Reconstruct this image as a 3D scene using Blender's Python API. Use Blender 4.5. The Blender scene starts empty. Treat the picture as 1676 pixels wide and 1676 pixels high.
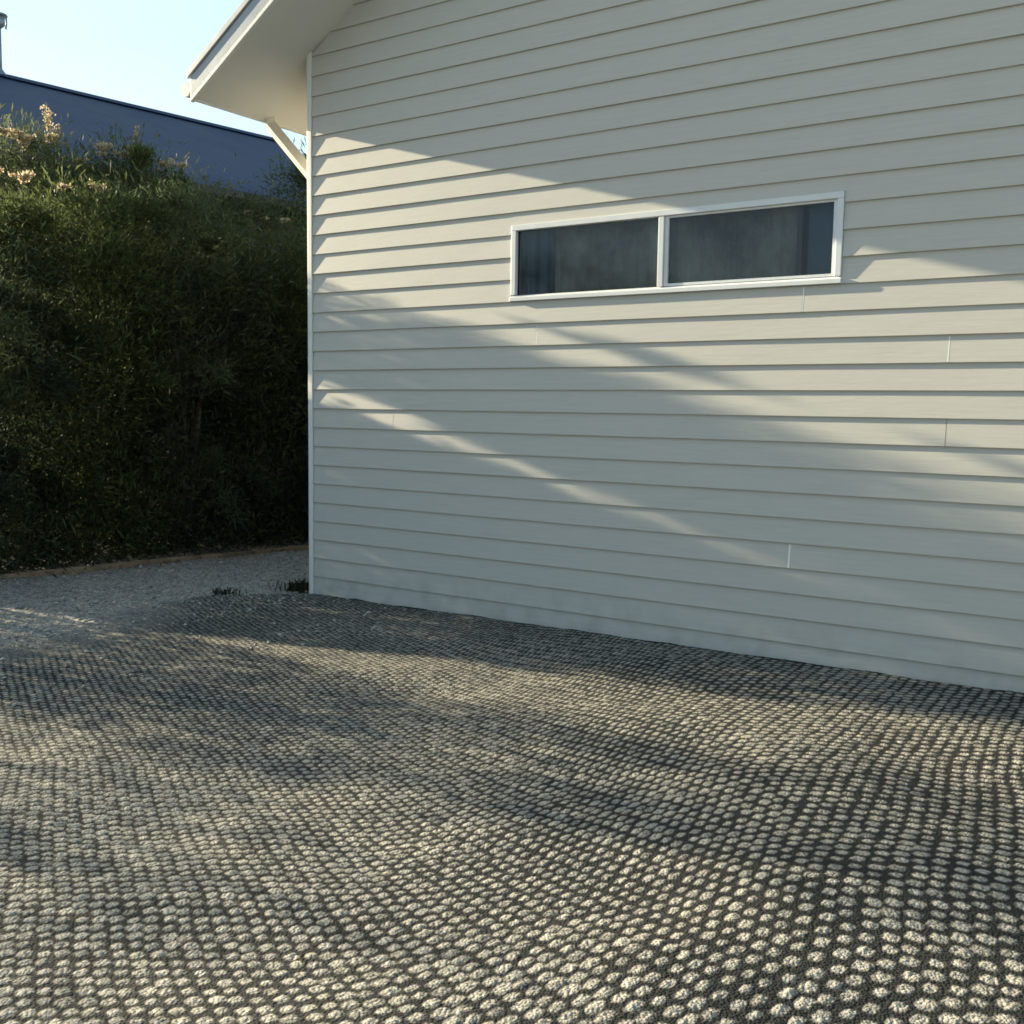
import bpy, bmesh, math, random
import numpy as np
from mathutils import Vector, Matrix

# ------------------------------------------------------------------ camera, sky, sun
C = bpy.context.scene.collection
sc = bpy.context.scene
EYE = 1.5006
cam_d = bpy.data.cameras.new('camera')
cam = bpy.data.objects.new('camera', cam_d); C.objects.link(cam)
cam_d.sensor_width = 36.0
cam_d.lens = 36.0 * 1692.5 / 1676.0
cam_d.clip_start = 0.05; cam_d.clip_end = 3000
R_ = Vector((0.99989, 0.00145, 0.01465)); U_ = Vector((-0.014724, 0.09877, 0.995001)); F_ = Vector((0, 0.995109, -0.098781))
m = Matrix((R_, U_, -F_)).transposed().to_4x4(); m.translation = (0, 0, EYE)
cam.matrix_world = m
sc.camera = cam

THETA = math.atan2(-0.56086, 0.82791)          # the house stands turned to the view
PC = (-1.6187, 8.3211, 0.0)                    # its near corner on the ground
EPS, PS = math.radians(5.7), 0.280             # sun: grazing angle to the wall, slope along the wall
d1 = Vector((-0.82791, 0.56086, 0)); nn = Vector((-0.56086, -0.82791, 0))
sh = d1 * math.cos(EPS) + nn * math.sin(EPS)
SUN_EL = math.atan(PS * math.cos(EPS))
SUN_AZ = math.atan2(sh.x, sh.y)
sun_dir = Vector((sh.x * math.cos(SUN_EL), sh.y * math.cos(SUN_EL), math.sin(SUN_EL)))

world = bpy.data.worlds.new('World'); sc.world = world; world.use_nodes = True
wt = world.node_tree
sky = wt.nodes.new('ShaderNodeTexSky'); sky.sky_type = 'NISHITA'; sky.sun_disc = False
sky.sun_elevation = SUN_EL; sky.sun_rotation = SUN_AZ; sky.air_density = 1.0; sky.dust_density = 1.2
bg = wt.nodes['Background']; bg.inputs[1].default_value = 0.075
# thin bright cloud veil on the sun's side of the sky
wg = wt.nodes.new('ShaderNodeTexCoord'); dt = wt.nodes.new('ShaderNodeVectorMath'); dt.operation = 'DOT_PRODUCT'
dt.inputs[1].default_value = tuple(sun_dir); wt.links.new(wg.outputs['Generated'], dt.inputs[0])
vr = wt.nodes.new('ShaderNodeMapRange'); vr.inputs[1].default_value = .1; vr.inputs[2].default_value = .8; vr.inputs[3].default_value = 0; vr.inputs[4].default_value = .95
wt.links.new(dt.outputs['Value'], vr.inputs[0])
wm = wt.nodes.new('ShaderNodeMapping'); wm.inputs['Scale'].default_value = (2.2, 2.2, 7); wt.links.new(wg.outputs['Generated'], wm.inputs[0])
wn = wt.nodes.new('ShaderNodeTexNoise'); wn.inputs['Scale'].default_value = 1.7; wn.inputs['Detail'].default_value = 6; wt.links.new(wm.outputs[0], wn.inputs['Vector'])
wr = wt.nodes.new('ShaderNodeMapRange'); wr.inputs[1].default_value = .30; wr.inputs[2].default_value = .75; wr.inputs[3].default_value = .6; wr.inputs[4].default_value = 1
wt.links.new(wn.outputs['Fac'], wr.inputs[0])
wmul = wt.nodes.new('ShaderNodeMath'); wmul.operation = 'MULTIPLY'; wt.links.new(vr.outputs[0], wmul.inputs[0]); wt.links.new(wr.outputs[0], wmul.inputs[1])
wx = wt.nodes.new('ShaderNodeMix'); wx.data_type = 'RGBA'; wx.inputs[7].default_value = (2.7, 3.7, 4.1, 1)
wt.links.new(wmul.outputs[0], wx.inputs[0]); wt.links.new(sky.outputs[0], wx.inputs[6]); wt.links.new(wx.outputs[2], bg.inputs[0])
sd = bpy.data.lights.new('sun', 'SUN'); sd.energy = 5.0; sd.angle = math.radians(0.55); sd.color = (1.0, 0.86, 0.60)
sun = bpy.data.objects.new('sun', sd); C.objects.link(sun)
sun.rotation_euler = (-sun_dir).to_track_quat('-Z', 'Y').to_euler()
sc.view_settings.view_transform = 'Standard'; sc.view_settings.look = 'None'
sc.view_settings.exposure = 1.9; sc.view_settings.gamma = 1.0
sc.render.engine = 'CYCLES'
sc.cycles.filter_width = 1.7          # a soft phone lens

# ------------------------------------------------------------------ helpers
rng = np.random.default_rng(7); random.seed(5)

class MB:
    def __init__(s): s.v = []; s.f = []
    def poly(s, pts):
        n = len(s.v); s.v += [tuple(p) for p in pts]; s.f.append(tuple(range(n, n + len(pts)))); return s
    def box(s, x0, x1, y0, y1, z0, z1):
        return s.prism([(x0, y0), (x1, y0), (x1, y1), (x0, y1)], z0, z1)
    def prism(s, pts, z0, z1):
        n = len(s.v); k = len(pts)
        s.v += [(p[0], p[1], z0) for p in pts] + [(p[0], p[1], z1) for p in pts]
        s.f.append(tuple(reversed(range(n, n + k)))); s.f.append(tuple(range(n + k, n + 2 * k)))
        for i in range(k): j = (i + 1) % k; s.f.append((n + i, n + j, n + k + j, n + k + i))
        return s
    def loft(s, a, b, caps=True):                 # two matching rings
        n = len(s.v); k = len(a); s.v += [tuple(p) for p in a] + [tuple(p) for p in b]
        for i in range(k): j = (i + 1) % k; s.f.append((n + i, n + j, n + k + j, n + k + i))
        if caps: s.f.append(tuple(reversed(range(n, n + k)))); s.f.append(tuple(range(n + k, n + 2 * k)))
        return s
    def tube(s, pts, rad, k=12):
        pts = [Vector(p) for p in pts]; rings = []
        for i, p in enumerate(pts):
            t = (pts[min(i + 1, len(pts) - 1)] - pts[max(i - 1, 0)]).normalized()
            a = t.cross(Vector((0.3, 0.1, 1) if abs(t.z) < .9 else (1, 0, 0))).normalized(); b = t.cross(a)
            r = rad[i] if isinstance(rad, (list, tuple)) else rad
            rings.append([p + a * math.cos(q * 2 * math.pi / k) * r + b * math.sin(q * 2 * math.pi / k) * r for q in range(k)])
        for i in range(len(rings) - 1): s.loft(rings[i], rings[i + 1], caps=False)
        n = len(s.v); s.v += [tuple(p) for p in rings[0]] + [tuple(p) for p in rings[-1]]
        s.f.append(tuple(range(n, n + k))); s.f.append(tuple(range(n + k, n + 2 * k)))
        return s
    def build(s, name, mat, parent=None, bevel=0, smooth=False):
        me = bpy.data.meshes.new(name); me.from_pydata(s.v, [], s.f)
        bm = bmesh.new(); bm.from_mesh(me)
        bmesh.ops.remove_doubles(bm, verts=bm.verts, dist=1e-5)
        bmesh.ops.recalc_face_normals(bm, faces=bm.faces); bm.to_mesh(me); bm.free()
        me.materials.append(mat)
        if smooth: me.polygons.foreach_set('use_smooth', [True] * len(me.polygons))
        o = bpy.data.objects.new(name, me); C.objects.link(o)
        if parent: o.parent = parent
        if bevel:
            b = o.modifiers.new('bevel', 'BEVEL'); b.width = bevel; b.segments = 2; b.limit_method = 'ANGLE'
        return o

def tag(o, label=None, cat=None, group=None, kind=None):
    if label: o['label'] = label
    if cat: o['category'] = cat
    if group: o['group'] = group
    if kind: o['kind'] = kind
    return o
def empty(name, loc, rz=0):
    o = bpy.data.objects.new(name, None); o.empty_display_size = .2; C.objects.link(o)
    o.location = loc; o.rotation_euler = (0, 0, rz); return o
def npmesh(name, V, Fq, mat, parent=None, attrs=None, smooth=False):
    me = bpy.data.meshes.new(name)
    me.vertices.add(len(V)); me.vertices.foreach_set('co', V.astype(np.float32).ravel())
    k = Fq.shape[1]
    me.loops.add(Fq.size); me.loops.foreach_set('vertex_index', Fq.astype(np.int32).ravel())
    me.polygons.add(len(Fq)); me.polygons.foreach_set('loop_start', np.arange(0, Fq.size, k, dtype=np.int32))
    for nme, arr in (attrs or {}).items():
        a = me.attributes.new(nme, 'FLOAT', 'POINT'); a.data.foreach_set('value', arr.astype(np.float32))
    me.update(calc_edges=True)
    me.polygons.foreach_set('use_smooth', np.full(len(Fq), smooth))
    me.materials.append(mat)
    o = bpy.data.objects.new(name, me); C.objects.link(o)
    if parent: o.parent = parent
    return o

# ---- materials
def mat(name, col, rough=.6, noise=0.0, nscale=8, bump=0.0, bscale=60, spec=.5, metal=0, stretch=(1, 1, 1), dirt=None):
    m = bpy.data.materials.new(name); m.use_nodes = True; nt = m.node_tree; L = nt.links
    b = nt.nodes['Principled BSDF']; b.inputs['Base Color'].default_value = (*col, 1)
    b.inputs['Roughness'].default_value = rough; b.inputs['Specular IOR Level'].default_value = spec
    b.inputs['Metallic'].default_value = metal
    tc = nt.nodes.new('ShaderNodeTexCoord'); mp = nt.nodes.new('ShaderNodeMapping'); mp.inputs['Scale'].default_value = stretch
    L.new(tc.outputs['Object'], mp.inputs[0])
    if noise:
        n = nt.nodes.new('ShaderNodeTexNoise'); n.inputs['Scale'].default_value = nscale; n.inputs['Detail'].default_value = 6
        n.inputs['Roughness'].default_value = .62
        L.new(mp.outputs[0], n.inputs['Vector'])
        mr = nt.nodes.new('ShaderNodeMapRange'); mr.inputs[1].default_value = .3; mr.inputs[2].default_value = .7
        mr.inputs[3].default_value = 1 - noise; mr.inputs[4].default_value = 1 + noise
        L.new(n.outputs['Fac'], mr.inputs[0])
        mx = nt.nodes.new('ShaderNodeMix'); mx.data_type = 'RGBA'; mx.blend_type = 'MULTIPLY'; mx.inputs[0].default_value = 1
        mx.inputs[6].default_value = (*col, 1); L.new(mr.outputs[0], mx.inputs[7]); L.new(mx.outputs[2], b.inputs['Base Color'])
        rr = nt.nodes.new('ShaderNodeMapRange'); rr.inputs[3].default_value = max(rough - .12, 0); rr.inputs[4].default_value = min(rough + .12, 1)
        L.new(n.outputs['Fac'], rr.inputs[0]); L.new(rr.outputs[0], b.inputs['Roughness'])
    if bump:
        n2 = nt.nodes.new('ShaderNodeTexNoise'); n2.inputs['Scale'].default_value = bscale; n2.inputs['Detail'].default_value = 5
        L.new(mp.outputs[0], n2.inputs['Vector'])
        bp = nt.nodes.new('ShaderNodeBump'); bp.inputs['Strength'].default_value = bump; bp.inputs['Distance'].default_value = .004
        L.new(n2.outputs['Fac'], bp.inputs['Height']); L.new(bp.outputs[0], b.inputs['Normal'])
    return m

M_side = mat('cream_board_paint', (.476, .466, .424), .6, .05, 3, .22, 9, .25, stretch=(1, 1, 22))
def splash(m):
    nt = m.node_tree; L = nt.links; N = nt.nodes; b = N['Principled BSDF']; src = b.inputs['Base Color'].links[0].from_socket
    tc = N.new('ShaderNodeTexCoord'); sx = N.new('ShaderNodeSeparateXYZ'); L.new(tc.outputs['Object'], sx.inputs[0])
    z = N.new('ShaderNodeMapRange'); z.inputs[1].default_value = .02; z.inputs[2].default_value = .34; z.inputs[3].default_value = .35; z.inputs[4].default_value = 0; L.new(sx.outputs[2], z.inputs[0])
    n = N.new('ShaderNodeTexNoise'); n.inputs['Scale'].default_value = 7; n.inputs['Detail'].default_value = 8; L.new(tc.outputs['Object'], n.inputs['Vector'])
    r = N.new('ShaderNodeMapRange'); r.inputs[1].default_value = .42; r.inputs[2].default_value = .7; L.new(n.outputs['Fac'], r.inputs[0])
    mu = N.new('ShaderNodeMath'); mu.operation = 'MULTIPLY'; L.new(z.outputs[0], mu.inputs[0]); L.new(r.outputs[0], mu.inputs[1])
    mx = N.new('ShaderNodeMix'); mx.data_type = 'RGBA'; L.new(mu.outputs[0], mx.inputs[0]); L.new(src, mx.inputs[6]); mx.inputs[7].default_value = (.20, .185, .15, 1)
    L.new(mx.outputs[2], b.inputs['Base Color'])
splash(M_side)
M_trim = mat('trim_paint', (.66, .66, .62), .45, .04, 5, .1, 40, .4)
M_filler = mat('joint_filler_white', (.78, .77, .70), .5)
M_soffit = mat('soffit_paint', (.62, .615, .59), .7, .04, 2, .08, 30, .25)
M_barge = mat('barge_paint', (.24, .28, .33), .4, .05, 6, .1, 40)
M_gutter = mat('gutter_white', (.48, .49, .48), .35, .04, 8)
M_pipe = mat('downpipe_cream', (.62, .55, .44), .4, .04, 8)
M_roofing = mat('roofing_grey', (.34, .36, .37), .45, .08, 6)
M_alu = mat('window_aluminium', (.62, .64, .64), .35, .03, 10, metal=0)
M_seal = mat('black_seal', (.012, .012, .014), .5)
M_inner = mat('interior_plaster', (.22, .22, .22), .8)
M_blue = mat('blue_blind', (.035, .075, .125), .7, .25, 9)
M_nroof = mat('blue_steel_roof', (.022, .043, .088), .65, .10, 1.2, .1, 30, .15)
M_nwall = mat('dark_weatherboard', (.05, .045, .04), .7, .15, 3)
M_flue = mat('flue_steel', (.20, .24, .27), .4, .1, 10, metal=.3)
M_bark = mat('bark', (.09, .07, .05), .9, .35, 14, .8, 60, .2, stretch=(1, 1, .3))
M_timber = mat('brown_edging_timber', (.24, .17, .11), .8, .35, 9, .6, 60, .2, stretch=(1, .2, 1))

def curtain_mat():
    m = mat('sheer_curtain', (.20, .197, .185), .9, .65, 3.0, 0, 1, .1, stretch=(1, 1, .8))  # blotches in the cloth colour stand in for cloudy reflections in the glass
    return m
M_curt = curtain_mat()

def glass_mat():
    m = bpy.data.materials.new('window_glass'); m.use_nodes = True; nt = m.node_tree; L = nt.links
    nt.nodes.remove(nt.nodes['Principled BSDF']); out = nt.nodes['Material Output']
    tr = nt.nodes.new('ShaderNodeBsdfTransparent'); tr.inputs[0].default_value = (.80, .85, .87, 1)
    gl = nt.nodes.new('ShaderNodeBsdfGlossy'); gl.inputs['Roughness'].default_value = .05; gl.inputs[0].default_value = (.9, .95, 1, 1)
    tc = nt.nodes.new('ShaderNodeTexCoord'); n = nt.nodes.new('ShaderNodeTexNoise'); n.inputs['Scale'].default_value = 1.6
    L.new(tc.outputs['Object'], n.inputs['Vector'])
    bp = nt.nodes.new('ShaderNodeBump'); bp.inputs['Strength'].default_value = .06; bp.inputs['Distance'].default_value = .01
    L.new(n.outputs['Fac'], bp.inputs['Height']); L.new(bp.outputs[0], gl.inputs['Normal'])
    fr = nt.nodes.new('ShaderNodeFresnel'); fr.inputs[0].default_value = 1.45
    mx = nt.nodes.new('ShaderNodeMixShader'); L.new(fr.outputs[0], mx.inputs[0]); L.new(tr.outputs[0], mx.inputs[1]); L.new(gl.outputs[0], mx.inputs[2])
    L.new(mx.outputs[0], out.inputs[0]); return m
M_glass = glass_mat()

def leaf_mat(name, c1, c2, trans=.35):
    m = bpy.data.materials.new(name); m.use_nodes = True; nt = m.node_tree; L = nt.links
    b = nt.nodes['Principled BSDF']; b.inputs['Roughness'].default_value = .65; b.inputs['Specular IOR Level'].default_value = .12
    at = nt.nodes.new('ShaderNodeAttribute'); at.attribute_name = 'tint'
    mx = nt.nodes.new('ShaderNodeMix'); mx.data_type = 'RGBA'; mx.inputs[6].default_value = (*c1, 1); mx.inputs[7].default_value = (*c2, 1)
    L.new(at.outputs['Fac'], mx.inputs[0]); L.new(mx.outputs[2], b.inputs['Base Color'])
    t = nt.nodes.new('ShaderNodeBsdfTranslucent'); L.new(mx.outputs[2], t.inputs[0])
    ms = nt.nodes.new('ShaderNodeMixShader'); ms.inputs[0].default_value = trans
    L.new(b.outputs[0], ms.inputs[1]); L.new(t.outputs[0], ms.inputs[2]); L.new(ms.outputs[0], nt.nodes['Material Output'].inputs[0])
    return m
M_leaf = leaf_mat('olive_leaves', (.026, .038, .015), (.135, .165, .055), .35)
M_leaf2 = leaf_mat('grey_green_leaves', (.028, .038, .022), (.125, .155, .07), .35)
M_flower = leaf_mat('golden_plumes', (.36, .27, .17), (.70, .58, .38), .5)
M_litter = leaf_mat('dry_litter', (.10, .05, .025), (.30, .20, .10), .1)
M_weed = leaf_mat('weed_blades', (.015, .018, .010), (.05, .055, .025), .2)

# ------------------------------------------------------------------ ground
def vnoise(x, y, seed):
    r = np.random.default_rng(seed); T = r.random((256, 256))
    xi = np.floor(x).astype(int); yi = np.floor(y).astype(int); fx = x - xi; fy = y - yi
    fx = fx * fx * (3 - 2 * fx); fy = fy * fy * (3 - 2 * fy)
    g = lambda a, b: T[a & 255, b & 255]
    return (g(xi, yi) * (1 - fx) + g(xi + 1, yi) * fx) * (1 - fy) + (g(xi, yi + 1) * (1 - fx) + g(xi + 1, yi + 1) * fx) * fy

def ground_mat():
    m = bpy.data.materials.new('gravel_in_mesh'); m.use_nodes = True; nt = m.node_tree; L = nt.links; N = nt.nodes
    b = N['Principled BSDF']; b.inputs['Roughness'].default_value = .9; b.inputs['Specular IOR Level'].default_value = .15
    def attr(n): a = N.new('ShaderNodeAttribute'); a.attribute_name = n; return a.outputs['Fac']
    tc = N.new('ShaderNodeTexCoord')
    vo = N.new('ShaderNodeTexVoronoi'); vo.inputs['Scale'].default_value = 120; L.new(tc.outputs['Object'], vo.inputs['Vector'])
    n1 = N.new('ShaderNodeTexNoise'); n1.inputs['Scale'].default_value = 160; n1.inputs['Detail'].default_value = 3; L.new(tc.outputs['Object'], n1.inputs['Vector'])
    # stone colour: warm to cool grey per cell, each pebble its own shade
    r = N.new('ShaderNodeValToRGB'); e = r.color_ramp.elements
    e[0].position = 0; e[0].color = (.10, .10, .088, 1); e[1].position = 1; e[1].color = (.41, .39, .33, 1)
    e2 = r.color_ramp.elements.new(.5); e2.color = (.275, .263, .225, 1)
    sep = N.new('ShaderNodeSeparateColor'); L.new(vo.outputs['Color'], sep.inputs[0])
    mm = N.new('ShaderNodeMath'); mm.operation = 'MULTIPLY_ADD'; L.new(sep.outputs[0], mm.inputs[0]); mm.inputs[1].default_value = .62
    ad = N.new('ShaderNodeMath'); ad.operation = 'MULTIPLY'; L.new(attr('cell'), ad.inputs[0]); ad.inputs[1].default_value = .38
    L.new(ad.outputs[0], mm.inputs[2]); L.new(mm.outputs[0], r.inputs[0])
    dk = N.new('ShaderNodeValToRGB'); e = dk.color_ramp.elements
    e[0].position = .3; e[0].color = (.010, .012, .012, 1); e[1].position = .75; e[1].color = (.030, .032, .031, 1)
    L.new(n1.outputs['Fac'], dk.inputs[0])
    mx = N.new('ShaderNodeMix'); mx.data_type = 'RGBA'
    L.new(attr('stone'), mx.inputs[0]); L.new(dk.outputs[0], mx.inputs[6]); L.new(r.outputs[0], mx.inputs[7])
    # plain packed gravel and soil beyond the mesh
    n3 = N.new('ShaderNodeTexNoise'); n3.inputs['Scale'].default_value = 22; n3.inputs['Detail'].default_value = 8; n3.inputs['Roughness'].default_value = .7; L.new(tc.outputs['Object'], n3.inputs['Vector'])
    pr = N.new('ShaderNodeValToRGB'); e = pr.color_ramp.elements
    e[0].position = .32; e[0].color = (.14, .134, .115, 1); e[1].position = .68; e[1].color = (.42, .395, .335, 1)
    L.new(n3.outputs['Fac'], pr.inputs[0])
    vm = N.new('ShaderNodeMix'); vm.data_type = 'RGBA'; vm.blend_type = 'MULTIPLY'; vm.inputs[0].default_value = .8
    mr = N.new('ShaderNodeMapRange'); mr.inputs[3].default_value = .35; mr.inputs[4].default_value = 1.7; L.new(sep.outputs[1], mr.inputs[0])
    L.new(pr.outputs[0], vm.inputs[6]); L.new(mr.outputs[0], vm.inputs[7])
    m2 = N.new('ShaderNodeMix'); m2.data_type = 'RGBA'; L.new(attr('plain'), m2.inputs[0]); L.new(mx.outputs[2], m2.inputs[6]); L.new(vm.outputs[2], m2.inputs[7])
    L.new(m2.outputs[2], b.inputs['Base Color'])
    bp = N.new('ShaderNodeBump'); bp.inputs['Strength'].default_value = .8; bp.inputs['Distance'].default_value = .004; bp.invert = True
    L.new(vo.outputs['Distance'], bp.inputs['Height']); L.new(bp.outputs[0], b.inputs['Normal'])
    return m
M_ground = ground_mat()

def local(x, y):
    dx = x - PC[0]; dy = y - PC[1]
    return dx * .82791 - dy * .56086, dx * .56086 + dy * .82791      # house x (along wall), house y (inwards)

def relief(X, Y):
    lx, ly = local(X, Y)
    und = .05 * (vnoise(X * .9 + 30, Y * .9 + 11, 3) - .5) + .028 * (vnoise(X * 2.3, Y * 2.3 + 50, 4) - .5)
    und = und * np.clip(np.abs(ly + .02) / .9, .15, 1) + .010 * np.clip(lx, 0, 8)      # rises slightly to the right along the wall
    bnd = np.interp(-ly, [-.3, .0, .7, 1.1, 1.7, 2.6, 4.5, 8], [.3, -.03, -.60, -.45, .02, -.05, -.3, -.4]) + .22 * (vnoise(ly * 2.2 + 9, lx * .7, 8) - .5)
    wide = np.interp(-ly, [0, .8, 1.4], [.03, .06, .45])
    plain = np.clip((bnd - lx) / wide * .5 + .5, 0, 1)
    plain = np.where(ly > .25, 1.0, plain)
    gap = np.clip(1 - np.abs(ly + .035 + .03 * (vnoise(lx * 6, ly * 0 + 2, 14) - .5)) / (.02 + .035 * vnoise(lx * 4, ly * 0, 15)), 0, 1) * (lx > -.1)
    p, py_ = .071, .060
    xs_ = np.linspace(-14, 14, 1401); st = np.clip((1.1 - xs_) / 1.7, 0, 1); sx_ = 1 + .36 * st * st * (3 - 2 * st)      # the net is pulled tighter to the left
    cu = np.cumsum(sx_) * .02; cu -= np.interp(1.0, xs_, cu) - 1.0
    sX = np.interp(X, xs_, sx_); gY = 1 + .16 * np.clip((Y - 2.5) / 1.6, 0, 1)
    vY = Y + .16 * np.clip(Y - 3.0, 0, None)
    wx = np.interp(X, xs_, cu) * gY + .030 * (vnoise(X * 1.1, Y * 1.1, 21) - .5) * 2 + .010 * (vnoise(X * 7, Y * 7, 22) - .5)
    wy = vY * (1 + (sX - 1) * .8) + .045 * (vnoise(X * 1.0 + 60, Y * 1.2, 23) - .5) * 2 + .010 * (vnoise(X * 7 + 9, Y * 7, 24) - .5)
    cov = .98 + .12 * np.clip((.3 - X) / 1.1, 0, 1) * np.clip((5.0 - Y) / 1.5, 0, 1) + .24 * (vnoise(X * 1.6 + 3, Y * 1.6, 33) - .3)
    best = np.full(X.shape, 9.); cid = np.zeros(X.shape)
    row = np.floor(wy / py_)
    for dr in (-1, 0, 1):
        rr = row + dr; off = (rr % 2) * .5
        col = np.floor(wx / p - off)
        for dc in (-1, 0, 1):
            cc = col + dc
            h = np.sin(rr * 127.1 + cc * 311.7) * 43758.5453; h = h - np.floor(h)
            h2 = np.sin(rr * 269.5 + cc * 183.3) * 43758.5453; h2 = h2 - np.floor(h2)
            h3 = np.sin(rr * 71.3 + cc * 97.9) * 9758.5453; h3 = h3 - np.floor(h3)
            cx = (cc + off + .5 + (h - .5) * .20) * p; cy = (rr + .5 + (h2 - .5) * .20) * py_
            ax_, ay_ = np.abs(wx - cx), np.abs(wy - cy)
            d = (.62 * np.hypot(ax_ * .92, ay_ * 1.06) + .38 * (ax_ * .85 + ay_)) / (p * (.285 + .115 * h3) * cov)
            k = d < best; best = np.where(k, d, best); cid = np.where(k, h, cid)
    best = best + .26 * (vnoise(X * 95, Y * 95, 31) - .5)
    stone = np.clip((1.14 - best) / .34, 0, 1) * np.clip(1 - gap * 2.5, 0, 1)
    dome = np.clip(1 - best ** 2, 0, 1) ** .8
    grain = (vnoise(X * 140, Y * 130, 41) - .5) * .7 + (vnoise(X * 62 + 5, Y * 62, 42) - .5) * .6
    hgt = (.0019 * dome + .0026 * grain * stone + .0018 * grain) * (1 - plain)
    hp = .010 * (vnoise(X * 9, Y * 9, 51) - .5) + .009 * (vnoise(X * 30, Y * 30, 52) - .5) + .009 * (vnoise(X * 55, Y * 55, 53) - .5)
    Z = und + hgt + hp * plain - .012 * plain - .018 * gap 
    return Z, stone * (1 - plain), cid, plain

def gravel():
    nt_ = 1150; Ys = [1.5]
    while Ys[-1] < 14:
        y = Ys[-1]; Ys.append(y + min(max(.0058, .0020 * y), .02))
    Ys = np.array(Ys); t = np.linspace(-.78, .78, nt_)
    T, Yg = np.meshgrid(t, Ys); X = T * Yg
    Z, stone, cid, plain = relief(X, Yg)
    V = np.stack([X, Yg, Z], -1).reshape(-1, 3)
    ny, nx = X.shape; i = np.arange(ny * nx).reshape(ny, nx)
    Fq = np.stack([i[:-1, :-1], i[:-1, 1:], i[1:, 1:], i[1:, :-1]], -1).reshape(-1, 4)
    o = npmesh('gravel', V, Fq, M_ground, attrs={'stone': stone.ravel(), 'cell': cid.ravel(), 'plain': plain.ravel()}, smooth=True)
    tag(o, kind='structure')
gravel()
def far_ground():
    xs = np.concatenate([-np.geomspace(900, 3, 40), np.linspace(-2.6, 2.6, 14), np.geomspace(3, 900, 40)])
    X, Y = np.meshgrid(xs, xs + 5)
    Z = np.full(X.shape, -.09) + .0 * X
    n = X.shape[0]; i = np.arange(n * n).reshape(n, n)
    Fq = np.stack([i[:-1, :-1], i[:-1, 1:], i[1:, 1:], i[1:, :-1]], -1).reshape(-1, 4)
    V = np.stack([X, Y, Z], -1).reshape(-1, 3)
    o = npmesh('ground', V, Fq, M_ground, attrs={'stone': np.zeros(len(V)), 'cell': np.zeros(len(V)), 'plain': np.ones(len(V))}, smooth=True)
    tag(o, kind='structure')
far_ground()

# ------------------------------------------------------------------ house
H = empty('weatherboard_house', PC, THETA)
tag(H, 'cream weatherboard house with one long narrow window and a white sloping eave', 'house')
W_ = 10.4; DEP = 9.0; RX = W_ / 2
SZ0, SL = 4.199, .611                     # underside of the soffit: z = SZ0 + SL*x
E_ = .614; OV = .60
wx0, wx1, wz0, wz1 = 1.935, 4.192, 2.242, 2.747
# wall core with the window opening
b = MB()
b.box(0, wx0, .0, .10, -.15, 4.1); b.box(wx1, W_, .0, .10, -.15, 4.1)
b.box(wx0, wx1, .0, .10, -.15, wz0); b.box(wx0, wx1, .0, .10, wz1, 4.1)
b.loft([(0, 0, 4.1), (W_, 0, 4.1), (W_, 0, SZ0), (RX, 0, SZ0 + SL * RX), (0, 0, SZ0)], [(0, .1, 4.1), (W_, .1, 4.1), (W_, .1, SZ0), (RX, .1, SZ0 + SL * RX), (0, .1, SZ0)])
b.box(0, .10, .1, DEP, -.15, 4.1); b.box(W_ - .1, W_, .1, DEP, -.15, 4.1); b.box(.1, W_ - .1, DEP - .1, DEP, -.15, 4.1)
b.build('wall', M_side, H)
b = MB(); b.box(.1, W_ - .1, .1, DEP - .1, .25, .30); b.box(.1, W_ - .1, .1, DEP - .1, 3.9, 3.95); b.box(.1, W_ - .1, 3.4, 3.5, .3, 3.9)
b.build('interior', M_inner, H)

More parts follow.
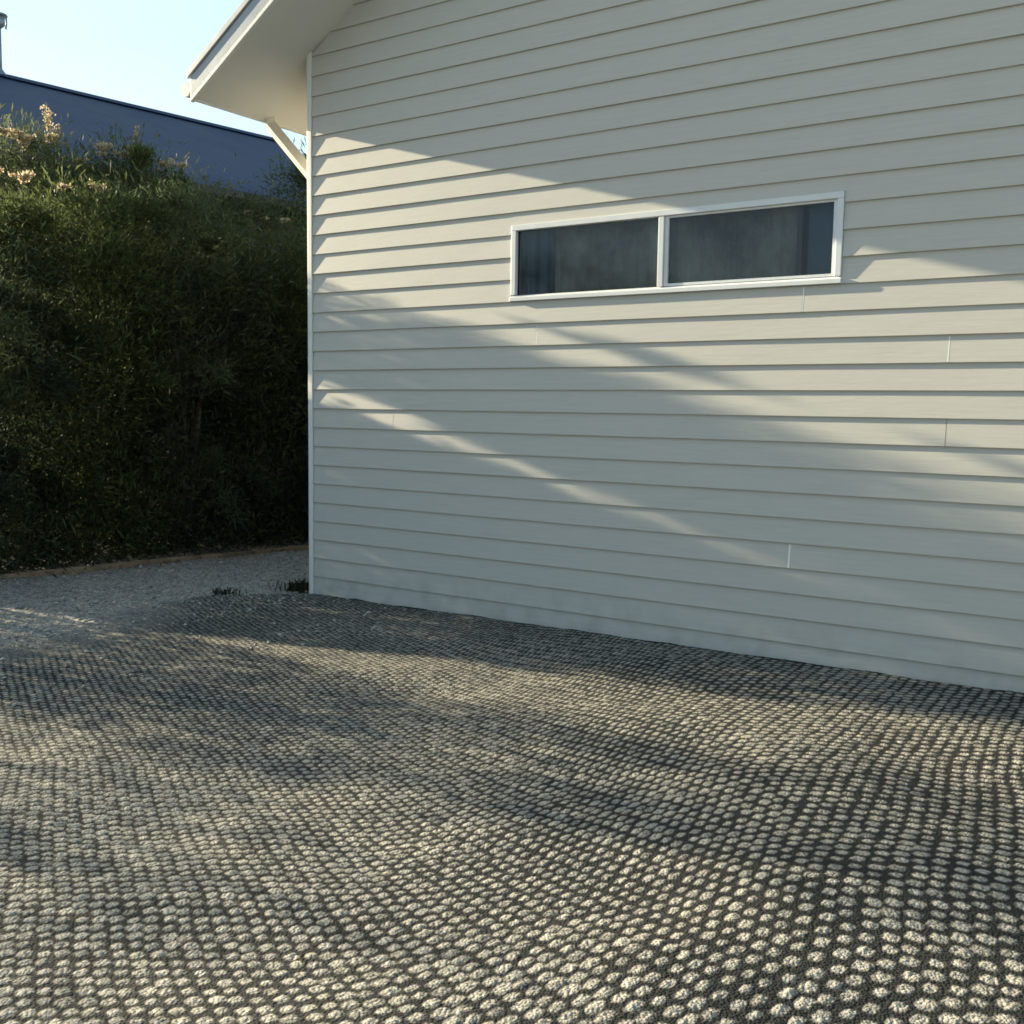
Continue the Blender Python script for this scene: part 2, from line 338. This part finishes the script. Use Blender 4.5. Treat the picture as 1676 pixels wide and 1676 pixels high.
# front boards, each a real overlapping board
Z0 = 1.6362
b = MB(); fil = []
joints = {4: [], 3: [(3.976, 0)], 2: [(2.145, 0)], 1: [(4.785, 0)], -2: [(.874, 1), (4.796, 1)], -7: [(3.958, 0)], -4: [(6.2, 1)]}
fbuilder = MB()
for k in range(-11, 40):
    zb = Z0 + .15 * k; zt = zb + .15
    if zb > SZ0 + SL * RX: break
    xb = max(.040, (zb - SZ0) / SL); xt = max(.040, (zt - SZ0) / SL)
    xbr, xtr = W_ - xb, W_ - xt
    if xt > RX: xt = xtr = RX
    def seg(xa_b, xa_t, xe_b, xe_t, zlo, zhi):
        yo = lambda z: -.0225 + .0145 * (z - zb) / .15
        wob = rng.normal(0, .0006)
        ylo, yhi = yo(zlo) + wob, yo(zhi) + wob
        n = max(1, int((xe_b - xa_b) / .45))
        for q in range(n):          # boards are a touch wavy along their length
            a, c = q / n, (q + 1) / n
            l0, l1 = xa_b + (xe_b - xa_b) * a, xa_b + (xe_b - xa_b) * c
            t0, t1 = xa_t + (xe_t - xa_t) * a, xa_t + (xe_t - xa_t) * c
            w0 = .0007 * math.sin(l0 * 3.1 + k * 1.7); w1 = .0007 * math.sin(l1 * 3.1 + k * 1.7)
            b.poly([(l0, ylo + w0, zlo), (l1, ylo + w1, zlo), (t1, yhi, zhi), (t0, yhi, zhi)])
            b.poly([(l0, -.001, zlo + .0005), (l1, -.001, zlo + .0005), (l1, ylo + w1, zlo), (l0, ylo + w0, zlo)])
    cuts = sorted(joints.get(k, []))
    spans = []
    if zb < wz1 - .002 and zt > wz0 + .01:
        if zt > wz1 + .005 and zb < wz1:
            spans = [(xb, xt, wx0 - .002, wx0 - .002, zb, zt), (wx1 + .002, wx1 + .002, xbr, xtr, zb, zt), (wx0 - .002, wx0 - .002, wx1 + .002, wx1 + .002, wz1 + .002, zt)]
        else:
            spans = [(xb, xt, wx0 - .002, wx0 - .002, zb, zt), (wx1 + .002, wx1 + .002, xbr, xtr, zb, zt)]
    else: spans = [(xb, xt, xbr, xtr, zb, zt)]
    for (xa, xa2, xe, xe2, zl, zh) in spans:
        cs = [c for c in cuts if xa < c[0] < xe]
        p0, p1 = xa, xa2
        for c, faint in cs:
            seg(p0, p1, c - .0015, c - .0015, zl, zh); p0 = p1 = c + .0015
            if not faint:
                f = MB(); y0 = -.0236; y1 = -.0095
                f.loft([(c - .005, y0, zb + .002), (c + .005, y0, zb + .002), (c + .005, y1, zb + .142), (c - .005, y1, zb + .142)],
                       [(c - .005, -.003, zb + .002), (c + .005, -.003, zb + .002), (c + .005, -.003, zb + .142), (c - .005, -.003, zb + .142)])
                fil.append(f)
        seg(p0, p1, xe, xe2, zl, zh)
b.build('siding', M_side, H)
for f in fil: f.build('joint_cover', M_filler, H)
# boards on the sunny side wall
b = MB()
for k in range(-11, 20):
    zb = Z0 + .15 * k; zt = min(zb + .15, 4.19)
    if zb > 4.15: break
    b.poly([(-.009, .05, zb), (-.009, DEP, zb), (-.003, DEP, zt), (-.003, .05, zt)])
    b.poly([(-.001, .05, zb), (-.001, DEP, zb), (-.009, DEP, zb), (-.009, .05, zb)])
b.build('side_siding', M_side, H)
# corner board: two boards meeting
b = MB(); b.box(-.010, .036, -.0265, .0, -.12, 4.22); b.box(-.0095, -.0005, .0, .05, -.12, 4.2)
b.build('corner_board', M_trim, H, bevel=.003)
b = MB(); b.box(W_ - .04, W_ + .024, -.0235, .0, -.12, 4.22); b.build('corner_board', M_trim, H, bevel=.003)

# roof: soffit, barge board, fascia, flashing, gutter
def slope_prism(name, mt, y0, y1, za, zb_, x0=-E_, xr=RX, bevel=0):
    """a slab following both roof slopes; za / zb_ = offsets above the soffit line"""
    for sgn in (1, -1):
        X = (lambda x: x) if sgn == 1 else (lambda x: W_ - x)
        f = lambda x, o: (X(x), SZ0 + SL * x + o)
        ring = [f(x0, za), f(xr, za), f(xr, zb_), f(x0, zb_)]
        bld = MB(); bld.loft([(p[0], y0, p[1]) for p in ring], [(p[0], y1, p[1]) for p in ring]); bld.build(name, mt, H, bevel=bevel)
slope_prism('soffit', M_soffit, -OV, DEP + OV, 0, .010, x0=-E_ + .002)
slope_prism('barge_board', M_barge, -OV - .012, -OV - .030, .022, .165, x0=-E_ - .02, bevel=.002)
slope_prism('soffit_trim', M_trim, -OV - .034, -OV + .0, -.014, .018, x0=-E_ - .02, bevel=.002)
slope_prism('barge_flashing', M_gutter, -OV - .040, -OV + .10, .182, .232, x0=-E_ - .05, bevel=.003)
slope_prism('roof', M_roofing, -OV + .11, DEP + OV, .150, .200, x0=-E_ - .04)
ze = SZ0 - SL * E_
b = MB(); b.box(-E_ - .022, -E_ - .002, -OV - .012, DEP + OV, ze - .012, ze + .14); b.build('fascia', M_trim, H)
def gutter():
    g = MB(); prof = []
    for i in range(9):
        a = math.pi + i / 8 * math.pi
        prof.append((-E_ - .082 + .058 * math.cos(a), ze + .085 + .062 * math.sin(a)))
    outer = [(-E_ - .140, ze + .115)] + prof + [(-E_ - .024, ze + .13)]
    inner = [(p[0] + (.004 if p[0] < -E_ - .082 else -.004), p[1] + .004) for p in reversed(outer)]
    ring = outer + inner
    g.loft([(p[0], -OV - .02, p[1]) for p in ring], [(p[0], DEP + OV, p[1]) for p in ring])
    o = g.build('gutter', M_gutter, H)
    e = MB(); cap = outer; e.loft([(p[0], -OV - .024, p[1]) for p in cap], [(p[0], -OV - .0205, p[1]) for p in cap]); e.build('end_cap', M_gutter, o)
gutter()
def downpipe():
    g = MB()
    g.tube([(-.60, .14, ze + .06), (-.585, .138, ze - .035), (-.10, .12, 3.33), (-.062, .12, 3.25), (-.060, .12, 1.6), (-.060, .12, .05)],
           .052, 4)
    o = g.build('downpipe', M_pipe, H)
    s = MB(); s.tube([(-.060, .12, 3.19), (-.060, .12, 2.93)], .060, 16); s.build('pipe_socket', M_gutter, o, smooth=True)
    for z in (2.2, .9):
        s = MB(); s.box(-.098, -.01, .080, .16, z, z + .03); s.build('bracket', M_gutter, o)
downpipe()

# window
def window():
    fr = MB(); yo, yi = -.029, .05; t = .037
    fr.box(wx0, wx1, yo, yi, wz1 - t, wz1)
    fr.box(wx0, wx0 + t, yo, yi, wz0 + t, wz1 - t - .0004); fr.box(wx1 - t, wx1, yo, yi, wz0 + t, wz1 - t - .0004)
    w = fr.build('window', M_alu, H, bevel=.003)
    s = MB(); s.loft([(wx0 - .004, -.036, wz0 - .004), (wx0 - .004, -.036, wz0 + .022), (wx0 - .004, -.004, wz0 + t), (wx0 - .004, yi, wz0 + t), (wx0 - .004, yi, wz0 - .004)],
                     [(wx1 + .004, -.036, wz0 - .004), (wx1 + .004, -.036, wz0 + .022), (wx1 + .004, -.004, wz0 + t), (wx1 + .004, yi, wz0 + t), (wx1 + .004, yi, wz0 - .004)])
    s.build('sill', M_alu, w, bevel=.002)
    mx = 3.062
    s = MB(); s.box(mx - .018, mx + .018, -.026, .04, wz0 + t, wz1 - t - .0006); s.build('mullion', M_alu, w, bevel=.002)
    s = MB(); z0, z1 = wz0 + t + .001, wz1 - t - .001          # sash of the right, sliding light
    s.box(mx + .020, mx + .044, -.012, .018, z0, z1); s.box(wx1 - t - .022, wx1 - t - .001, -.012, .018, z0, z1)
    s.box(mx + .0445, wx1 - t - .0225, -.012, .018, z0, z0 + .016); s.box(mx + .0445, wx1 - t - .0225, -.012, .018, z1 - .012, z1)
    s.build('sash', M_alu, w, bevel=.001)
    s = MB()
    for (a, c) in ((wx0 + t, mx - .018), (mx + .044, wx1 - t - .022)):
        q = .007; s.box(a, a + q, .0015, .012, z0, z1) if a < 3 else None
    s.build('seal', M_seal, w)
    for a, c, y in ((wx0 + t, mx - .018, .006), (mx + .046, wx1 - t - .024, .004)):
        s = MB(); s.poly([(a, y, z0), (c, y, z0), (c, y, z1), (a, y, z1)]); s.build('pane', M_glass, w)
window()
def curtain(name, x0, x1, yc, mat_, amp, fr_, z0=2.0, z1=2.95, lab=None):
    n = int((x1 - x0) * 160); V = []; Fq = []
    for i in range(n + 1):
        x = x0 + (x1 - x0) * i / n
        y = yc + amp * math.sin(x * fr_ + 1.3 * math.sin(x * 7)) + amp * .4 * math.sin(x * fr_ * 2.7)
        V += [(x, y, z0), (x, y, z1)]
        if i: Fq.append((2 * i - 2, 2 * i, 2 * i + 1, 2 * i - 1))
    g = MB(); g.v = V; g.f = Fq; o = g.build(name, mat_, H, smooth=True)
    if lab: o['label'] = lab
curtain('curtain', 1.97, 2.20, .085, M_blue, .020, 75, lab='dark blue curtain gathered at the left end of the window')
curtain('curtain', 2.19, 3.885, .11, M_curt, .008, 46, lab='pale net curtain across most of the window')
b = MB(); b.box(3.955, 4.188, .10, .106, 2.0, 2.95); b.build('blind', M_blue, H)
b = MB(); b.box(3.905, 3.935, .050, .09, 2.0, 2.95); b.build('window_post', M_seal, H)

# ------------------------------------------------------------------ neighbour's house behind the hedge
# built in a frame whose x runs along its ridge
def px(P):  # house-local -> world
    return Vector((PC[0] + P[0] * .82791 + P[1] * .56086, PC[1] - P[0] * .56086 + P[1] * .82791, P[2]))
NR = dict(origin=(-7.2463, 12.7978, 0), rz=0.82379, L=8.13, run=4.30, ze=4.72, zr=6.87, flue=2.72)
def neighbour():
    o0 = Vector(NR['origin']); rz = NR['rz']
    N = empty('neighbour_house', (o0.x, o0.y, 0), rz)
    tag(N, 'neighbour\'s house with a large dark blue metal roof rising behind the hedge', 'house')
    L, run, ze_, zr = NR['L'], NR['run'], NR['ze'], NR['zr']
    # local: x from 0 (far right end) to L (towards the left), y from 0 (eave) to run (ridge) away from us
    nx = int(L / .0475); xs = np.linspace(0, L, nx)
    prof = .002 * np.cos(xs / .19 * 2 * math.pi)
    rows = []
    for (y, z) in ((-.05, ze_), (run, zr), (2 * run + .05, ze_)):
        rows.append(np.stack([xs, np.full(nx, y), z + prof], -1))
    V = np.concatenate(rows); i = np.arange(3 * nx).reshape(3, nx)
    Fq = np.stack([i[:-1, :-1], i[:-1, 1:], i[1:, 1:], i[1:, :-1]], -1).reshape(-1, 4)
    npmesh('roof', V, Fq, M_nroof, N, smooth=True)
    g = MB(); g.loft([(0, run - .16, zr - .05), (0, run, zr + .045), (0, run + .16, zr - .05)], [(L, run - .16, zr - .05), (L, run, zr + .045), (L, run + .16, zr - .05)])
    g.build('ridge_cap', M_nroof, N)
    g = MB(); g.box(0, L, -.17, -.055, ze_ - .13, ze_ - .02); g.build('gutter', M_nwall, N)
    for x in (.0, L - .03):
        g = MB(); g.loft([(x, -.05, ze_ - .16), (x, run, zr - .16), (x, run, zr + .0), (x, -.05, ze_ + .0)], [(x + .03, -.05, ze_ - .16), (x + .03, run, zr - .16), (x + .03, run, zr + .0), (x + .03, -.05, ze_ + .0)])
        g.build('barge_board', M_nwall, N)
    g = MB(); g.box(.45, L - .45, .5, 2 * run - .5, 0, ze_ - .15)
    for x in (.45, L - .47):
        g.loft([(x, .5, ze_ - .15), (x, 2 * run - .5, ze_ - .15), (x, run, zr - .2)], [(x + .02, .5, ze_ - .15), (x + .02, 2 * run - .5, ze_ - .15), (x + .02, run, zr - .2)])
    g.build('wall', M_nwall, N)
    # flue pipe on the ridge with its cowl
    fx, h = NR['flue'], .78
    g = MB(); g.tube([(fx, run, zr - .1), (fx, run, zr + h)], .022, 12); f = g.build('flue', M_flue, N, smooth=True)
    g = MB(); g.tube([(fx, run, zr), (fx, run, zr + .09)], [.10, .034], 14); g.build('flashing_collar', M_flue, f)
    g = MB()
    z = zr + h
    g.tube([(fx, run, z - .03), (fx, run, z + .02), (fx, run, z + .15), (fx, run, z + .17)], [.03, .085, .085, .04], 16)
    g.tube([(fx, run, z + .17), (fx, run, z + .19), (fx, run, z + .22)], [.13, .12, .02], 16)
    g.tube([(fx + .11, run, z + .17), (fx + .115, run, z + .08), (fx + .10, run, z - .02)], .014, 8)
    g.build('cowl', M_flue, f, smooth=True)
neighbour()

# ------------------------------------------------------------------ hedge shrubs
def sun_gap(P, r):
    """P in house-local metres: True where leaves are cut away to shape the sun on wall and ground"""
    D = -P[:, 0]; V0 = -P[:, 1] - .0998 * D; z0 = P[:, 2] - PS * D
    w = (vnoise(V0 * 5 + 40, z0 * 5 + 40, 61) - .5)
    g = (V0 > -.10 - .1 * w) & (V0 < .95) & (z0 > 2.50 + .05 * w - .55 * np.clip((V0 - .15) / .45, 0, 1) * (r > .45) * r)
    g |= (V0 > -.05) & (V0 < .36 + .3 * w) & (np.abs(z0 - 1.65 + .02 * w) < .105 - .06 * np.clip(V0 / .4, 0, 1)) & (r < .97)
    hw = .028 + .34 * np.clip((z0 - .15) / .5, 0, 1)
    g |= (np.abs(V0 - 1.70 - .15 * w) < hw) & (r < .95)
    g |= (V0 > 1.15) & (V0 < 1.45) & (z0 > .85 + .3 * w) & (r < .75)
    return g

def shrub(name, cx, cy, rx, ry, h, nleaf, mat_, label, lean=(0, 0), leaf=.095, base=.05, flowers=(), seed=1, group='shrubs of the boundary hedge', wisp=.5, topw=1.25):
    R = np.random.default_rng(seed)
    root = empty(name, px((cx, cy, -.05))); root.rotation_euler = (0, 0, THETA)
    tag(root, label, 'shrub', group)
    org = np.array([cx, cy, -.05])
    # stems
    g = MB(); tips = []
    for i in range(7):
        a = R.uniform(0, 6.28); top = np.array([math.cos(a) * rx * R.uniform(.2, .75), math.sin(a) * ry * R.uniform(.2, .75), h * R.uniform(.52, .74)])
        mid = top * np.array([.4, .4, .5]) + R.normal(0, .05, 3)
        b0 = np.array([math.cos(a) * .10, math.sin(a) * .10, 0])
        g.tube([b0, mid, top], [.032, .02, .005], 6)
        for q in range(4):
            t = R.uniform(.3, .9); p = mid * (1 - t) + top * t; e = p + np.array([R.normal(0, .3) * rx, R.normal(0, .3) * ry, R.uniform(.1, .3)])
            g.tube([p, e], [.011, .003], 5)
    g.build('trunk', M_bark, root, smooth=True)
    # leaf clumps spread through an uneven crown
    nc = max(30, nleaf // 100)
    ang = R.uniform(0, 2 * math.pi, nc); rad = R.uniform(.1, 1, nc) ** .5; zz = R.uniform(0, 1, nc) ** topw
    u = np.stack([np.cos(ang), np.sin(ang), zz * 2 - 1], -1); top_ = np.sqrt(np.clip(1 - np.clip((zz - .72) / .28, 0, 1) ** 2, .04, 1))
    c = u * (rad * top_)[:, None]; sq = 1.0
    zc = base + .05 + (h - base - .15) * zz
    bulge = .62 + .62 * vnoise(u[:, 0] * 2 + 9 + seed, u[:, 2] * 3 + u[:, 1] * 2 + 20, 70 + seed)
    cen = np.stack([c[:, 0] * rx * bulge * sq, c[:, 1] * ry * bulge * sq, zc], -1)
    idx = R.integers(0, nc, nleaf); cs = R.uniform(.09, .30, nc) 
    off = R.normal(0, 1, (nleaf, 3)) * cs[idx][:, None] * np.array([.8, .8, 1.0])
    low = R.random(nleaf) < .10                    # low skirt of leaves over the soil
    P = cen[idx] + off
    a_ = R.uniform(0, 2 * math.pi, nleaf); rr_ = R.uniform(.5, 1.1, nleaf)
    P[low] = np.stack([np.cos(a_) * rr_ * rx, np.sin(a_) * rr_ * ry * 1.15, .04 + np.abs(R.normal(0, .32, nleaf))], -1)[low]
    # arching sprays that reach out of the crown
    nsp = 46; tip = R.random(nleaf) < .40; sp = R.integers(0, nsp, nleaf); t = R.random(nleaf)
    sa = R.uniform(0, 2 * math.pi, nsp); sz = R.uniform(.15, .93, nsp) * h; sl = R.uniform(.35, .75, nsp); up = R.uniform(.1, .9, nsp)
    rb = .62
    SX = np.cos(sa)[sp] * (rx * rb + sl[sp] * t * (1.1 - up[sp])); SY = np.sin(sa)[sp] * (ry * rb + sl[sp] * t * (1.1 - up[sp]))
    SZ = sz[sp] + sl[sp] * (up[sp] * t - .55 * t * t); fat = (.10 * (1 - .6 * t))[:, None]
    P[tip] = (np.stack([SX, SY, SZ], -1) + R.normal(0, 1, (nleaf, 3)) * fat)[tip]
    sdir = np.stack([np.cos(sa)[sp], np.sin(sa)[sp], up[sp] - .4 * t], -1)
    off[tip] = sdir[tip] * .3
    idx[tip] = (sp % nc)[tip]
    ok = (P[:, 2] > .02) & (P[:, 2] < h * (1 + .04 * R.normal(0, 1, nleaf)))
    ok &= ~sun_gap(P + org, R.random(nleaf))  # leaves dropped so that shaped sun streaks reach the wall and ground
    P = P[ok]; ii = idx[ok]; off = off[ok]; n = len(P)
    d = off / (np.linalg.norm(off, axis=1)[:, None] + 1e-6) * .8 + R.normal(0, .55, (n, 3)) + np.array([0, 0, wisp])
    d /= np.linalg.norm(d, axis=1)[:, None]
    sd_ = np.cross(d, R.normal(0, 1, (n, 3))); sd_ /= np.linalg.norm(sd_, axis=1)[:, None]
    ln = leaf * R.uniform(.6, 1.5, n)[:, None]; wd = leaf * R.uniform(.06, .11, n)[:, None]
    droop = np.array([0, 0, -1.0]) * ln * R.uniform(0, .35, n)[:, None]
    V = np.stack([P, P + d * ln * .45 + sd_ * wd, P + d * ln + droop, P + d * ln * .45 - sd_ * wd], 1).reshape(-1, 3)
    tint = np.clip(R.normal(.28, .26, nc)[ii] + R.normal(0, .13, n) + .62 * (np.clip(P[:, 2] / h, 0, 1) ** 3 - .25), 0, 1)  # leaves coloured lighter toward the crown to stand in for sun on it
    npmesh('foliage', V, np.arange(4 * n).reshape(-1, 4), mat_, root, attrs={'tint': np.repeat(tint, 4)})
    for (fx, fy, fz, fr_, tall) in flowers:
        q = np.array([fx, fy, fz]) - org
        ns = 7; k0 = int((85 if tall <= 1 else 45) * (fr_ / .12) ** 1.2); pts = []; g = MB()
        for q_ in range(ns):
            az_ = R.uniform(0, 6.28); ln_ = fr_ * R.uniform(.7, 1.3); t = R.uniform(0, 1, k0)[:, None]
            dv = np.array([math.cos(az_), math.sin(az_), 0]); hz = .9 if tall <= 1 else .45
            arc = dv * ln_ * hz * t + np.array([0, 0, 1.0]) * ln_ * tall * (t * .9 - .55 * t * t * (tall <= 1))
            pts.append(arc - np.array([0, 0, fr_ * .35]) + R.normal(0, fr_ * .12, (k0, 3)))
            tt = np.linspace(0, 1, 4)[:, None]
            ax = q + dv * ln_ * hz * tt + np.array([0, 0, 1.0]) * ln_ * tall * (tt * .9 - .55 * tt * tt * (tall <= 1)) - np.array([0, 0, fr_ * .35])
            g.tube(ax, .003, 4)
        g.tube([q - [0, 0, .9 + fr_ * .35], q - [0, 0, fr_ * .34]], .005, 5); g.build('stalk', M_bark, root)
        o_ = np.concatenate(pts); k = len(o_); Pf = q + o_
        d = R.normal(0, .6, (k, 3)) + np.array([0, 0, .8]); d /= np.linalg.norm(d, axis=1)[:, None]
        s2 = np.cross(d, R.normal(0, 1, (k, 3))); s2 /= np.linalg.norm(s2, axis=1)[:, None]
        l2 = R.uniform(.012, .035, k)[:, None]; w2 = R.uniform(.004, .009, k)[:, None]
        Vf = np.stack([Pf, Pf + d * l2 * .5 + s2 * w2, Pf + d * l2, Pf + d * l2 * .5 - s2 * w2], 1).reshape(-1, 3)
        npmesh('flower_head', Vf, np.arange(4 * k).reshape(-1, 4), M_flower, root, attrs={'tint': np.repeat(R.random(k) ** .7, 4)})
    return root

def tips(x0, y0, y1, z0, n, seed):
    R = np.random.default_rng(seed)
    return [(x0 + R.normal(0, .25), y0 + (y1 - y0) * (k + R.uniform(0, .9)) / n, z0 + R.normal(0, .07), R.uniform(.05, .10), R.uniform(.6, 1.0)) for k in range(n)]
F1 = [(-5.0, .61, 4.38, .13, .8), (-5.2, 1.06, 4.62, .11, 2.4), (-5.3, 1.22, 4.52, .08, 2.2)] + tips(-5.0, .2, 1.5, 4.36, 7, 1)
F2 = [(-5.0, 1.62, 4.50, .12, 1), (-5.0, 1.84, 4.47, .12, .8), (-5.0, 2.06, 4.66, .07, 2.6), (-4.7, 2.27, 4.40, .12, .8)] + tips(-5.0, 1.5, 2.7, 4.42, 5, 2)
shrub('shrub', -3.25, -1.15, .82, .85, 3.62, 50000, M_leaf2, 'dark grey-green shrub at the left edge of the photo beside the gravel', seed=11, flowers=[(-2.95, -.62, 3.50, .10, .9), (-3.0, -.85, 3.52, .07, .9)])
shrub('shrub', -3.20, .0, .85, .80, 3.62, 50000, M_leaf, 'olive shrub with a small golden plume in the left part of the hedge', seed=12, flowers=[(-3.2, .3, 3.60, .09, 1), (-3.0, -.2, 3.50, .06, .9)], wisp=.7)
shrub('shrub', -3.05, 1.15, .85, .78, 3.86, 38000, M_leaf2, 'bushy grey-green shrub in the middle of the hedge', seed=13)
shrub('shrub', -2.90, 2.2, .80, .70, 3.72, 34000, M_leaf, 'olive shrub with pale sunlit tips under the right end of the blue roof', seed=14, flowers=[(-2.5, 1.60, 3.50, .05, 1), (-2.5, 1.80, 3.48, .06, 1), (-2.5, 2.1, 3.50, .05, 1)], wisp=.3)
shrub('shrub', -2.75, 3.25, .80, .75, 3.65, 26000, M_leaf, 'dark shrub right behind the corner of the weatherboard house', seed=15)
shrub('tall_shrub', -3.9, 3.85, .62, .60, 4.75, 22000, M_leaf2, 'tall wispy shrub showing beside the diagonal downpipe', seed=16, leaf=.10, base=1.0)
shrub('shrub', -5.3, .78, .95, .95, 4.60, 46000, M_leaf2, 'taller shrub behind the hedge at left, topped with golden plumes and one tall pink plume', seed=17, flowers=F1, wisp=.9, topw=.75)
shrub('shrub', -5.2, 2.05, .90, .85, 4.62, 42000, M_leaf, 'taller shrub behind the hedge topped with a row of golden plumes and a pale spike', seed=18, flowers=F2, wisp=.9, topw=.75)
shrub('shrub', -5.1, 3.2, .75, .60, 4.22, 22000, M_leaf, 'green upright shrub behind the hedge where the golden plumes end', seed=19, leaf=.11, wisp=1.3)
# unseen shrubs carry the hedge on left, sized for ground shade and glass reflections
shrub('shrub', -3.3, -3.15, .75, .62, 2.75, 12000, M_leaf, 'unseen olive shrub of the hedge further left, placed to shade the ground', seed=21)
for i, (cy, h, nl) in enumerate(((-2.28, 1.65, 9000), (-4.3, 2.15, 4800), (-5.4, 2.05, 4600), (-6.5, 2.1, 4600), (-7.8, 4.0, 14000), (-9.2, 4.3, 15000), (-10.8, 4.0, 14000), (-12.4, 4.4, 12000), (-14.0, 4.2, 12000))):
    shrub('shrub', -3.3 - .1 * (i % 2), cy, .8, .75, h, nl, (M_leaf, M_leaf2)[i % 2], 'unseen loose shrub continuing the hedge, sized for shade and window reflections', seed=30 + i, leaf=.085)

# ------------------------------------------------------------------ leaf litter and weeds
def litter():
    R = np.random.default_rng(3); n = 3000
    y = R.uniform(-9, 5, n); D = 2.36 - .17 * (y + .2) * (y > -1.6) + .24 * (y <= -1.6) + R.normal(0, .14, n)
    P = np.stack([-D, y], -1)
    X = PC[0] + P[:, 0] * .82791 + P[:, 1] * .56086; Y = PC[1] - P[:, 0] * .56086 + P[:, 1] * .82791
    Z = relief(X, Y)[0] + R.uniform(.004, .035, n)
    d = R.normal(0, 1, (n, 3)) * np.array([1, 1, .35]); d /= np.linalg.norm(d, axis=1)[:, None]
    s2 = np.cross(d, np.array([0, 0, 1.]) + R.normal(0, .4, (n, 3))); s2 /= np.linalg.norm(s2, axis=1)[:, None]
    l = R.uniform(.02, .06, n)[:, None]; w = l * .25; c = np.stack([X, Y, Z], -1)
    V = np.stack([c - d * l * .5, c + s2 * w, c + d * l * .5, c - s2 * w], 1).reshape(-1, 3)
    o = npmesh('leaf_litter', V, np.arange(4 * n).reshape(-1, 4), M_litter, attrs={'tint': np.repeat(R.random(n), 4)})
    tag(o, 'brown dead leaves lying along the foot of the hedge', 'leaf litter', kind='stuff')
litter()
def edging():
    pts = [(2.75, -3.6), (2.42, -1.3), (2.26, .1), (2.08, 1.0), (1.93, 1.9), (1.80, 3.2)]
    root = empty('garden_edging', px((-2.26, .1, 0))); tag(root, 'low weathered timber edging along the foot of the hedge', 'edging')
    for a, c in zip(pts[:-1], pts[1:]):
        A = px((-a[0], a[1], 0)); B = px((-c[0], c[1], 0)); d = (B - A).normalized(); n = Vector((-d.y, d.x, 0)) * .014; B = B - d * .006
        za = float(relief(np.array([A.x]), np.array([A.y]))[0][0]); zb = float(relief(np.array([B.x]), np.array([B.y]))[0][0])
        ring = lambda P, z: [(P.x - n.x, P.y - n.y, z - .06), (P.x + n.x, P.y + n.y, z - .06), (P.x + n.x, P.y + n.y, z + .040), (P.x - n.x, P.y - n.y, z + .040)]
        g = MB(); g.loft(ring(A, za), ring(B, zb)); o = g.build('board', M_timber, root, bevel=.002)
        o.location = -Vector(root.location)
edging()
def pebbles():
    R = np.random.default_rng(17); n = 5200
    lx = R.uniform(-2.3, 1.4, n); ly = R.uniform(-4.6, 3.0, n)
    D = -lx; keep = (D < 2.15 - .1 * ly) & ~((lx > -.05) & (ly > -.06)) & ((lx < .25) | (R.random(n) < .25)); lx, ly = lx[keep], ly[keep]; n = len(lx)
    X = PC[0] + lx * .82791 + ly * .56086; Y = PC[1] - lx * .56086 + ly * .82791; Z = relief(X, Y)[0]
    r = R.uniform(.005, .016, n) * (1 + .8 * (R.random(n) < .06))
    base = np.array([[1, 0, 0], [0, 1, 0], [-1, 0, 0], [0, -1, 0], [.1, .1, .7], [0, 0, -.5]])
    V = base[None] * r[:, None, None] * R.uniform(.6, 1.3, (n, 6, 1)); a = R.uniform(0, 6.28, n); c, q = np.cos(a)[:, None], np.sin(a)[:, None]
    V = np.stack([V[..., 0] * c - V[..., 1] * q, V[..., 0] * q + V[..., 1] * c, V[..., 2]], -1) + np.stack([X, Y, Z + r * .25], -1)[:, None]
    T = np.array([[0, 1, 4], [1, 2, 4], [2, 3, 4], [3, 0, 4], [1, 0, 5], [2, 1, 5], [3, 2, 5], [0, 3, 5]])
    Fq = (np.arange(n)[:, None, None] * 6 + T[None]).reshape(-1, 3)
    o = npmesh('loose_gravel', V.reshape(-1, 3), Fq, M_stone, attrs={'tint': np.repeat(R.random(n), 6)})
    tag(o, 'pale loose stones scattered on the packed ground', 'gravel', kind='stuff')
M_stone = leaf_mat('loose_stone', (.12, .12, .11), (.46, .44, .38), 0)
pebbles()
def weed(lx, ly, spread, h, n, label, seed):
    R = np.random.default_rng(seed); wp = px((lx, ly, 0)); z = float(relief(np.array([wp.x]), np.array([wp.y]))[0][0])
    V = []; a = R.uniform(0, 6.28, n)
    for i in range(n):
        o = np.array([R.normal(0, spread * .4), R.normal(0, spread * .3), 0]); hh = h * R.uniform(.4, 1.1); out = np.array([math.cos(a[i]), math.sin(a[i]), 0]) * hh * R.uniform(.2, .9)
        s = np.array([-math.sin(a[i]), math.cos(a[i]), 0]) * .004
        V += [o - s, o + s, o + out * .5 + s * 1.3 + [0, 0, hh * .7], o + out * .5 - s * 1.3 + [0, 0, hh * .7]]
        V += [o + out * .5 - s * 1.3 + [0, 0, hh * .7], o + out * .5 + s * 1.3 + [0, 0, hh * .7], o + out + s * .3 + [0, 0, hh * .8], o + out - s * .3 + [0, 0, hh * .8]]
    for i in range(10):                      # root crown
        a0, a1 = i * .6283, (i + 1) * .6283
        V += [np.array([0, 0, .012]), np.array([math.cos(a0), math.sin(a0), 0]) * spread * .7, np.array([math.cos((a0 + a1) / 2), math.sin((a0 + a1) / 2), 0]) * spread * .75, np.array([math.cos(a1), math.sin(a1), 0]) * spread * .7]
    V = np.array(V); ob = npmesh('weed', V, np.arange(len(V)).reshape(-1, 4), M_weed, attrs={'tint': np.repeat(R.random(len(V) // 4), 4)})
    ob.location = (wp.x, wp.y, z - .005); tag(ob, label, 'weed')
weed(-.46, -.50, .16, .075, 60, 'low green weed on the gravel a little way out from the house corner', 5)
weed(-.16, .02, .17, .12, 150, 'dark twiggy weed growing at the foot of the house corner', 6)
